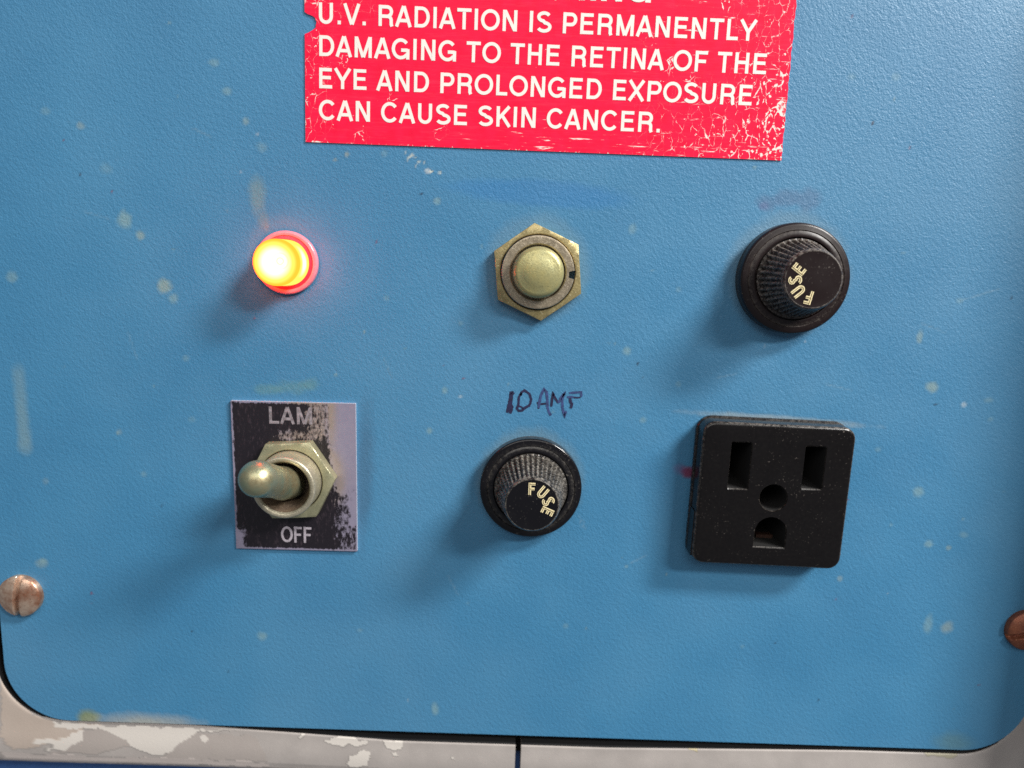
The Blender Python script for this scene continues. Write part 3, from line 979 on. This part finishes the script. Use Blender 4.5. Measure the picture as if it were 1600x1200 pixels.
bm_obj('lettering', lt, M['white_ink'], sticker)

# ------------------------------------------------------------------ shared fittings
def hex_nut_bm(R, h0, h1, r_in, ang):
    """hexagon nut with turned-down corners and a bored hole"""
    bm = bmesh.new()
    n = 96
    def hexr(a):
        q = (a - ang) % (math.pi / 3) - math.pi / 6
        return R * math.cos(math.pi / 6) / math.cos(q)
    ap = R * math.cos(math.pi / 6)
    rings = []
    A = [2 * math.pi * k / n + ang for k in range(n)]
    rings.append([(hexr(a), h0) for a in A])
    rings.append([(hexr(a), h1 - 0.30 * max(0, hexr(a) - ap) / (R - ap) - 0.06) for a in A])
    rings.append([(min(hexr(a) - 0.07, ap + 0.35), h1 - 0.02 - 0.15 * max(0, min(hexr(a), ap + 0.35) - ap)) for a in A])
    rings.append([(ap - 0.5, h1) for a in A])
    rings.append([(r_in + 0.15, h1) for a in A])
    rings.append([(r_in, h1 - 0.15) for a in A])
    rings.append([(r_in, h0) for a in A])
    V = [[bm.verts.new(W(r * math.cos(a), r * math.sin(a), h)) for (r, h), a in zip(ring, A)] for ring in rings]
    for P, Q in zip(V, V[1:]):
        for k in range(n):
            k2 = (k + 1) % n
            bm.faces.new((P[k], P[k2], Q[k2], Q[k]))
    return bm


def lathe(name, prof, mt, parent, n=96, rfun=None, smooth=35, dust=None):
    bm = lathe_bm(prof, n, rfun)
    o = bm_obj(name, bm, mt, parent, smooth)
    if dust:
        me = o.data
        vals = []
        for vv in me.vertices:
            x, h, z = vv.co.x / S, -vv.co.y / S, vv.co.z / S
            vals.append(dust(math.hypot(x, z), h, math.atan2(z, x)))
        float_attr(me, 'dust', vals)
    return o


# ------------------------------------------------------------------ pilot lamp
c = on_panel(449, 410.5)
pl = empty('pilot_lamp', c)
tag(pl, 'small round pilot lamp glowing yellow and red, above the toggle switch', 'lamp')
lathe('bezel_ring', [(5.75, 0), (5.75, 0.55)] + arc_pts(5.75, 0.55, 5.25, 1.05, 5) + [(4.95, 1.0), (4.75, 0.7), (4.7, 0.3)], M['chrome'], pl)
lathe('lens_seat', [(4.9, 0.05), (4.9, 0.85), (4.25, 1.0), (4.2, 0.1)], M['red_seat'], pl)
lathe('lens', [(4.12, 0.1), (4.12, 2.0), (4.08, 6.0)] + arc_pts(4.08, 6.0, 2.9, 7.0, 8) + [(1.6, 7.25), (0, 7.35)], M['lens'], pl, smooth=60)

# ------------------------------------------------------------------ push button
c = on_panel(840, 425.5)
pb = empty('push_button', c)
tag(pb, 'brass push button with domed cap in a hexagon nut, between lamp and upper fuse', 'push button')
bm_obj('hex_nut', hex_nut_bm(8.75, 0.0, 1.9, 6.75, math.radians(96)), M['brass'], pb, 30)


def notch(r, h, a):
    """keyway milled in the rim of the bushing"""
    q = (a + math.radians(2.5) + math.pi) % (2 * math.pi) - math.pi
    if abs(q) * 6.4 < 0.72 and r > 5.6:
        return 5.55
    return r


lathe('bushing', [(6.55, 0.5), (6.55, 2.55)] + arc_pts(6.55, 2.55, 6.35, 2.75, 3) + [(6.1, 2.75), (5.15, 2.75), (4.95, 2.6), (4.9, 0.6), (4.4, 0.6)], M['bushing'], pb, n=240, rfun=notch, smooth=30)
lathe('button_cap', [(4.55, 0.6), (4.52, 4.4)] + arc_pts(4.52, 4.4, 3.35, 5.55, 8) + [(2.6, 5.85), (1.6, 6.08), (0.7, 6.18), (0, 6.2)], M['cap'], pb, smooth=60)

# ------------------------------------------------------------------ toggle switch and its plate
corners = [on_panel(*p, 0.3) for p in ((361.5, 626), (557.5, 630), (557, 861), (369.5, 855.5))]
pc = sum(corners, Vector((0, 0))) / 4
pw = ((corners[1] - corners[0]).length + (corners[2] - corners[3]).length) / 2
ph = ((corners[3] - corners[0]).length + (corners[2] - corners[1]).length) / 2
dv = (corners[1] - corners[0]) + (corners[2] - corners[3])
pang = math.atan2(dv.y, dv.x)
plate, QX, QZ = grid_obj('switch_plate', lambda z: (-pw / 2, pw / 2), list(np.linspace(-ph / 2, ph / 2, 190)), 0.55, 0.54, [M['plate'], M['plate_edge']], nx=160)
plate.location = W(pc.x, pc.y, 0)
plate.rotation_euler = (0, -pang, 0)
tag(plate, 'rectangular black plate worn to bare metal on its right, lettered LAMP and OFF', 'name plate')
s_ = QX / pw + 0.5; t_ = 0.5 - QZ / ph


def sm(x, a, b):
    k = np.clip((x - a) / (b - a), 0, 1)
    return k * k * (3 - 2 * k)


w_r = sm(s_ - 0.10 * np.clip(t_ - 0.2, 0, 1), 0.71, 0.84) * (1 - sm(t_, 0.50, 0.72)) * 1.1
w_r2 = sm(s_, 0.86, 0.97) * (1 - sm(t_, 0.80, 0.92)) * 0.8
w_top = sm(s_, 0.44, 0.66) * (1 - sm(t_, 0.20, 0.36)) * 0.58
w_lr = sm(s_, 0.66, 0.9) * sm(t_, 0.45, 0.6) * 0.50
w_bl = (1 - sm(s_, 0.03, 0.15)) * sm(t_, 0.78, 0.9) * 0.75
w_mid = np.exp(-(((s_ - 0.52) / 0.26) ** 2 + ((t_ - 0.22) / 0.06) ** 2)) * 0.62
ed = np.minimum.reduce([s_ * pw, (1 - s_) * pw, t_ * ph, (1 - t_) * ph])
w_ed = np.clip((0.75 - ed) / 0.6, 0, 1) * 0.75
wv = np.maximum.reduce([w_r, w_r2, w_top, w_lr, w_bl, w_mid, w_ed])
float_attr(plate.data, 'wear', wv - 0.03)
gr = np.exp(-(((s_ - 0.80) / 0.045) ** 2)) * (1 - sm(t_, 0.05, 0.5)) * 0.9
gr = np.maximum(gr, np.exp(-(((np.hypot((s_ - 0.5) * pw, (t_ - 0.51) * ph) - 8.6) / 1.3) ** 2)) * 0.7)
gr = np.maximum(gr, sm(s_, 0.40, 0.52) * (1 - sm(s_, 0.72, 0.82)) * (1 - sm(t_, 0.22, 0.34)) * 0.8)
float_attr(plate.data, 'grime', gr)


def to_plate(u, v):
    p = on_panel(u, v, 0.55) - pc
    ca, sa = math.cos(pang), math.sin(pang)
    return Vector((p.x * ca + p.y * sa, -p.x * sa + p.y * ca))


lb = bmesh.new()
K6 = 4.138
lay_text(lb, "LAM", to_plate(340 + 335 / K6, 600 + 256 / K6), to_plate(340 + 612 / K6, 600 + 262 / K6), 3.3, 0.085, 0.575, track=0.04)
bm_obj('lettering', lb, M['plate_ink_dim'], plate)
lb = bmesh.new()
lay_text(lb, "OFF", to_plate(340 + 413 / K6, 600 + 1022 / K6), to_plate(340 + 614 / K6, 600 + 1028 / K6), 3.25, 0.085, 0.575, track=0.02)
bm_obj('lettering', lb, M['plate_ink'], plate)

c = on_panel(461, 745)
tg = empty('toggle_switch', c)
tag(tg, 'brass toggle switch with rounded lever tilted up, on the LAMP and OFF plate', 'switch')
bm_obj('hex_nut', hex_nut_bm(8.35, 0.58, 2.9, 6.0, math.radians(4)), M['toggle_nut'], tg, 30)
lathe('bushing', [(5.85, 0.6), (5.8, 6.9)] + arc_pts(5.8, 6.9, 5.45, 7.25, 4) + [(5.1, 7.25), (4.85, 7.08), (4.72, 6.8)], M['toggle_bush'], tg, smooth=40)
lathe('bore', [(4.72, 6.8), (4.4, 6.0), (3.9, 4.6), (3.6, 3.4), (3.5, 1.2), (0, 1.2)], M['bore'], tg, smooth=40)
tip = on_panel(402.5, 748, 17.0) - c
base = Vector((0.0, -0.25))
p0 = Vector((base.x, -4.0, base.y)); p1 = Vector((tip.x, -17.0, tip.y))
ax = (p1 - p0)
Llen = ax.length; ax.normalize()
prof = [(0, -2.2), (2.4, -2.0), (2.75, -0.5), (2.8, 1.5), (3.1, 2.6), (3.1, 3.6), (2.95, 4.2), (2.86, 5), (2.88, 8)]
RT = 3.12
for k in range(1, 5):
    prof.append((2.88 + (RT - 2.88) * k / 4, 8 + (Llen - 8) * k / 4))
for a in np.linspace(0.15, math.pi / 2, 12):
    prof.append((RT * math.cos(a), Llen + RT * 0.95 * math.sin(a)))
lb2 = lathe_bm(prof, 64)
rot = Vector((0, -1, 0)).rotation_difference(ax).to_matrix().to_4x4()
bmesh.ops.transform(lb2, matrix=Matrix.Translation(p0 * S) @ rot, verts=lb2.verts)
bm_obj('lever', lb2, M['lever'], tg, 60)


# ------------------------------------------------------------------ fuse holders
def fuse_holder(px, label, mt, k, rise, letters_at, wide, tall):
    cc = on_panel(*px)
    t = empty('fuse_holder', cc)
    tag(t, label, 'fuse holder', 'black fuse holders on the blue panel')
    hf = 2.5 + rise
    d_rim = lambda r, h, a: (0.38 * max(0, 1 - abs(r - 8.25 * k) / 0.25) + (0.35 if h < 0.3 else 0))
    prof = [(9.75 * k, 0), (9.75 * k, hf - wide)] + arc_pts(9.75 * k, hf - wide, 9.15 * k, hf, 6)
    prof += [(8.45 * k, hf + 0.15), (8.3 * k, hf + 0.05), (8.15 * k, hf + 0.12), (7.5 * k, hf + 0.35), (7.25 * k, hf + 0.3), (7.1 * k, hf - 0.3), (6.0 * k, hf - 0.3)]
    lathe('flange', prof, mt, t, n=128, dust=d_rim)
    nf = 40
    hb, ht = hf - 0.2, tall
    R0_, R1_ = 6.95 * k, 5.15 * k

    def flute(r, h, a):
        if h < hb + 0.55 or h > ht - 0.75:
            return r
        s = 0.5 + 0.5 * math.cos(nf * a)
        return r - (0.42 * k) * (1 - s ** 0.7)

    cp = [(R0_, hb - 0.3), (R0_, hb + 0.5)]
    for q in np.linspace(0, 1, 12):
        cp.append((R0_ - 0.1 + (R1_ - R0_ + 0.1) * q, hb + 0.6 + (ht - 0.8 - hb - 0.6) * q))
    cp += [(R1_ - 0.05, ht - 0.7), (4.85 * k, ht - 0.15), (4.70 * k, ht), (4.55 * k, ht - 0.02), (3.5 * k, ht - 0.03), (1.5 * k, ht - 0.03), (0, ht - 0.03)]

    def d_cap(r, h, a):
        if h > ht - 0.5:
            return 0.85 if r > 4.62 * k else 0.0
        if h < hb + 0.56:
            return 0.5
        s = 0.5 + 0.5 * math.cos(nf * a)
        up = 0.55 + 0.45 * math.sin(a - 0.5)
        return 0.4 + 0.9 * up * (0.3 + 0.7 * s)

    cap = lathe('cap', cp, mt, t, n=nf * 10, rfun=flute, smooth=50, dust=d_cap)
    gl, dk = bmesh.new(), bmesh.new()
    lv = 0
    for ch, da in zip("FUSE", (0, -37, -75, -113)):
        a = math.radians(letters_at + da)
        up = Vector((math.cos(a), math.sin(a))); rt = Vector((up.y, -up.x))
        ctr = up * 3.0 * k
        st, wd = text_strokes(ch, 0.11, 0)
        hgt, wdt = 2.25 * k, 1.32 * k
        for p in st:
            Q = [ctr + rt * ((q[0] - wd / 2) / wd * wdt) + up * ((q[1] - 0.5) * hgt) for q in p]
            ribbon(gl, Q, 0.235 * k, ht + 0.01 + 0.003 * lv)
            ribbon(dk, Q, 0.055 * k, ht + 0.06 + 0.003 * lv)
            lv += 1
    g = bm_obj('lettering', gl, M['gold'], cap)
    f = bm_obj('lettering_groove', dk, M['dark_fill'], cap)
    return t


fuse_holder((829, 757.5), 'glossy black fuse holder below the 10 amp handwriting, knurled cap', M['black'], 0.985, 0.0, 90, 0.35, 11.9)
fuse_holder((1234, 435.5), 'brownish black fuse holder at upper right above the outlet, knurled cap', M['bakelite'], 1.02, 0.4, 258, 0.9, 10.5)

# ------------------------------------------------------------------ outlet
HF = 4.5
oc = [on_panel(*p, HF) for p in ((1097.5, 658), (1337.5, 669), (1315.5, 891.5), (1083, 879.5))]
occ = sum(oc, Vector((0, 0))) / 4
ow = ((oc[1] - oc[0]).length + (oc[2] - oc[3]).length) / 2
oh = ((oc[3] - oc[0]).length + (oc[2] - oc[1]).length) / 2
dv = (oc[1] - oc[0]) + (oc[2] - oc[3])
oang = math.atan2(dv.y, dv.x)


def to_outlet(u, v, h=HF):
    p = on_panel(u, v, h) - occ
    ca, sa = math.cos(oang), math.sin(oang)
    return Vector((p.x * ca + p.y * sa, -p.x * sa + p.y * ca))


K8 = 4.138


def oz(x, y): return to_outlet(1040 + x / K8, 620 + y / K8)


outlet = empty('power_outlet', occ, -oang)
tag(outlet, 'square black three-pin power outlet with two vertical slots', 'outlet')


def round_rect(w, h, r, n=8):
    P = []
    for cx, cy, a0 in ((w / 2 - r, h / 2 - r, 0), (-w / 2 + r, h / 2 - r, 90), (-w / 2 + r, -h / 2 + r, 180), (w / 2 - r, -h / 2 + r, 270)):
        for k in range(n + 1):
            a = math.radians(a0 + 90 * k / n)
            P.append((cx + r * math.cos(a), cy + r * math.sin(a)))
    return P


def rect_pts(x0, z0, x1, z1, sk=0.0):
    r = 0.25
    P = []
    for cx, cz, a0 in ((x1 - r, z1 - r, 0), (x0 + r, z1 - r, 90), (x0 + r, z0 + r, 180), (x1 - r, z0 + r, 270)):
        for k in range(4):
            a = math.radians(a0 + 30 * k)
            P.append((cx + r * math.cos(a), cz + r * math.sin(a)))
    return P


a1, b1 = oz(428, 285), oz(534, 606)
a2, b2 = oz(908, 314), oz(1012, 608)
c0, c1 = oz(697, 655), oz(790, 655)
rr_ = (c1 - c0).length
g0, g1, gt = oz(563, 975), oz(772, 985), oz(670, 777)
gx = (g0.x + g1.x) / 2; gw = (g1.x - g0.x) / 2; gz = (g0.y + g1.y) / 2
gh = gt.y - gz
u_hole = [(gx + gw, gz), (gx + gw, gz + gh - gw)] + [(gx + gw * math.cos(math.radians(a)), gz + gh - gw + gw * math.sin(math.radians(a))) for a in range(10, 180, 10)] + [(gx - gw, gz + gh - gw), (gx - gw, gz)]
holes = [rect_pts(a1.x, b1.y, b1.x, a1.y), rect_pts(a2.x, b2.y, b2.x, a2.y),
         [(c0.x + rr_ * math.cos(2 * math.pi * k / 40), c0.y + rr_ * math.sin(2 * math.pi * k / 40)) for k in range(40)], u_hole]
ob = bmesh.new()
loops = []
for grow, h in ((0.0, 0.4), (0.0, HF - 0.75), (-0.05, HF - 0.45), (-0.2, HF - 0.2), (-0.45, HF - 0.05), (-0.75, HF)):
    P = round_rect(ow + 2 * grow, oh + 2 * grow, 2.3 + grow)
    loops.append([ob.verts.new(W(x, z, h)) for x, z in P])
for A, B in zip(loops, loops[1:]):
    n = len(A)
    for k in range(n):
        ob.faces.new((A[k], A[(k + 1) % n], B[(k + 1) % n], B[k]))
face_edges = []
n = len(loops[-1])
for k in range(n):
    face_edges.append(ob.edges.get((loops[-1][k], loops[-1][(k + 1) % n])))
hole_v = []
for hp in holes:
    ctr = Vector((sum(p[0] for p in hp) / len(hp), sum(p[1] for p in hp) / len(hp)))
    front = [ob.verts.new(W(x, z, HF)) for x, z in hp]
    lip = [ob.verts.new(W(x + (ctr.x - x) * 0.05, z + (ctr.y - z) * 0.05, HF - 0.22)) for x, z in hp]
    deep = [ob.verts.new(W(x + (ctr.x - x) * 0.08, z + (ctr.y - z) * 0.08, HF - 12.0)) for x, z in hp]
    n = len(hp)
    for k in range(n):
        k2 = (k + 1) % n
        face_edges.append(ob.edges.new((front[k], front[k2])))
        ob.faces.new((front[k], front[k2], lip[k2], lip[k]))
        ob.faces.new((lip[k], lip[k2], deep[k2], deep[k])).material_index = 1
    ob.faces.new(deep).material_index = 1
bmesh.ops.triangle_fill(ob, edges=face_edges, use_beauty=True, normal=Vector((0, -1, 0)))
body = bm_obj('body', ob, [M['outlet'], M['slot']], outlet, 35)
hz = []
for vv in body.data.vertices:
    x, h, z = vv.co.x / S, -vv.co.y / S, vv.co.z / S
    hz.append(0.012 if h > HF - 0.1 else (0.6 if h > HF - 0.5 else (0.25 if h < 1 else 0.05)))
float_attr(body.data, 'dust', hz)
# the panel is cut out behind the outlet
pbm = bmesh.new()
pbm.from_mesh(panel.data)
ca_, sa_ = math.cos(oang), math.sin(oang)
cut = []
for f in pbm.faces:
    cc_ = f.calc_center_median()
    dx_, dz_ = cc_.x / S - occ.x, cc_.z / S - occ.y
    if abs(dx_ * ca_ + dz_ * sa_) < ow / 2 - 2.5 and abs(-dx_ * sa_ + dz_ * ca_) < oh / 2 - 2.5:
        cut.append(f)
bmesh.ops.delete(pbm, geom=cut, context='FACES')
pbm.to_mesh(panel.data)
pbm.free()
# snap-in skirt behind the face, and the spring clip showing at its lower left
sk = bmesh.new()
prev = None
for grow, h in ((0.3, 0.0), (0.3, 0.6), (0.15, 0.8), (-0.4, 0.95)):
    P = round_rect(ow + 2 * grow, oh + 2 * grow, 2.6 + grow)
    cur = [sk.verts.new(W(x, z, h)) for x, z in P]
    if prev:
        n = len(cur)
        for k in range(n):
            sk.faces.new((prev[k], prev[(k + 1) % n], cur[(k + 1) % n], cur[k]))
    prev = cur
o_ = bm_obj('skirt', sk, M['outlet'], outlet, 35)
float_attr(o_.data, 'dust', [0.3] * len(o_.data.vertices))
cl = bmesh.new()
bmesh.ops.create_cube(cl, size=1)
e0, e1 = to_outlet(1040 + 140 / K8, 620 + 715 / K8, 2.0), to_outlet(1040 + 190 / K8, 620 + 1000 / K8, 2.0)
for vv in cl.verts:
    vv.co = Vector(W(-ow / 2 + 0.48 + vv.co.x * 1.3, (e0.y + e1.y) / 2 + vv.co.z * (e0.y - e1.y), 1.95 + vv.co.y * 3.9))
o_ = bm_obj('clip', cl, M['outlet'], outlet, 35)
float_attr(o_.data, 'dust', [0.05] * len(o_.data.vertices))
# brass contacts deep in the slots
for (x0, z0, x1, z1) in ((a1.x + 0.35, b1.y + 0.5, a1.x + 0.9, a1.y - 1.5), (a2.x + 0.35, b2.y + 0.5, a2.x + 0.9, a2.y - 1.5), (gx - gw * 0.3, gz + 0.25, gx + gw * 0.75, gz + 0.9)):
    cb = bmesh.new()
    bmesh.ops.create_cube(cb, size=1)
    for vv in cb.verts:
        vv.co = Vector(W((x0 + x1) / 2 + vv.co.x * (x1 - x0), (z0 + z1) / 2 + vv.co.z * (z1 - z0), HF - 5.5 + vv.co.y * 1.6))
    bm_obj('contact', cb, M['contact'], outlet)


# ------------------------------------------------------------------ panel screws
def screw(px, r, slot_deg, mt, label):
    cc = on_panel(*px, 1.0)
    t = bmesh.new()
    n, rings = 160, 44
    V = []
    sa = math.radians(slot_deg)
    d = Vector((math.cos(sa), math.sin(sa))); nn = Vector((-d.y, d.x))
    xs = np.linspace(-1, 1, 61)
    # domed head as a fine polar sheet whose slot is pressed in
    for j in range(rings + 1):
        q = j / rings
        row = []
        for k in range(n):
            a = 2 * math.pi * k / n
            x, z = r * q * math.cos(a), r * q * math.sin(a)
            h = 0.5 + 1.7 * math.sqrt(max(0, 1 - (q * 0.93) ** 2))
            s = abs(x * nn.x + z * nn.y)
            if s < 0.62:
                h -= 1.0 * min(1, (0.62 - s) / 0.22)
            row.append(t.verts.new(W(x, z, max(h, 0.25))))
        V.append(row)
    V.append([t.verts.new(W(r * math.cos(2 * math.pi * k / n), r * math.sin(2 * math.pi * k / n), 0)) for k in range(n)])
    bmesh.ops.remove_doubles(t, verts=V[0], dist=1e-7)
    t.verts.ensure_lookup_table()
    v0 = [v for v in t.verts if abs(v.co.x) < 1e-9 and abs(v.co.z) < 1e-9][0]
    for k in range(n):
        t.faces.new((v0, V[1][k], V[1][(k + 1) % n]))
    for A, B in zip(V[1:], V[2:]):
        for k in range(n):
            t.faces.new((A[k], A[(k + 1) % n], B[(k + 1) % n], B[k]))
    o = bm_obj('panel_screw', t, mt, None, 50)
    o.location = W(cc.x, cc.y, 0)
    tag(o, label, 'screw', 'screws holding the panel')
    return o


screw((30.5, 932), 4.15, 84, M['screw'], 'copper brown slotted screw at the left edge of the blue panel')
screw((1606, 986), 4.0, 20, M['screw_dark'], 'dark rusty screw in shade at the right edge of the blue panel')
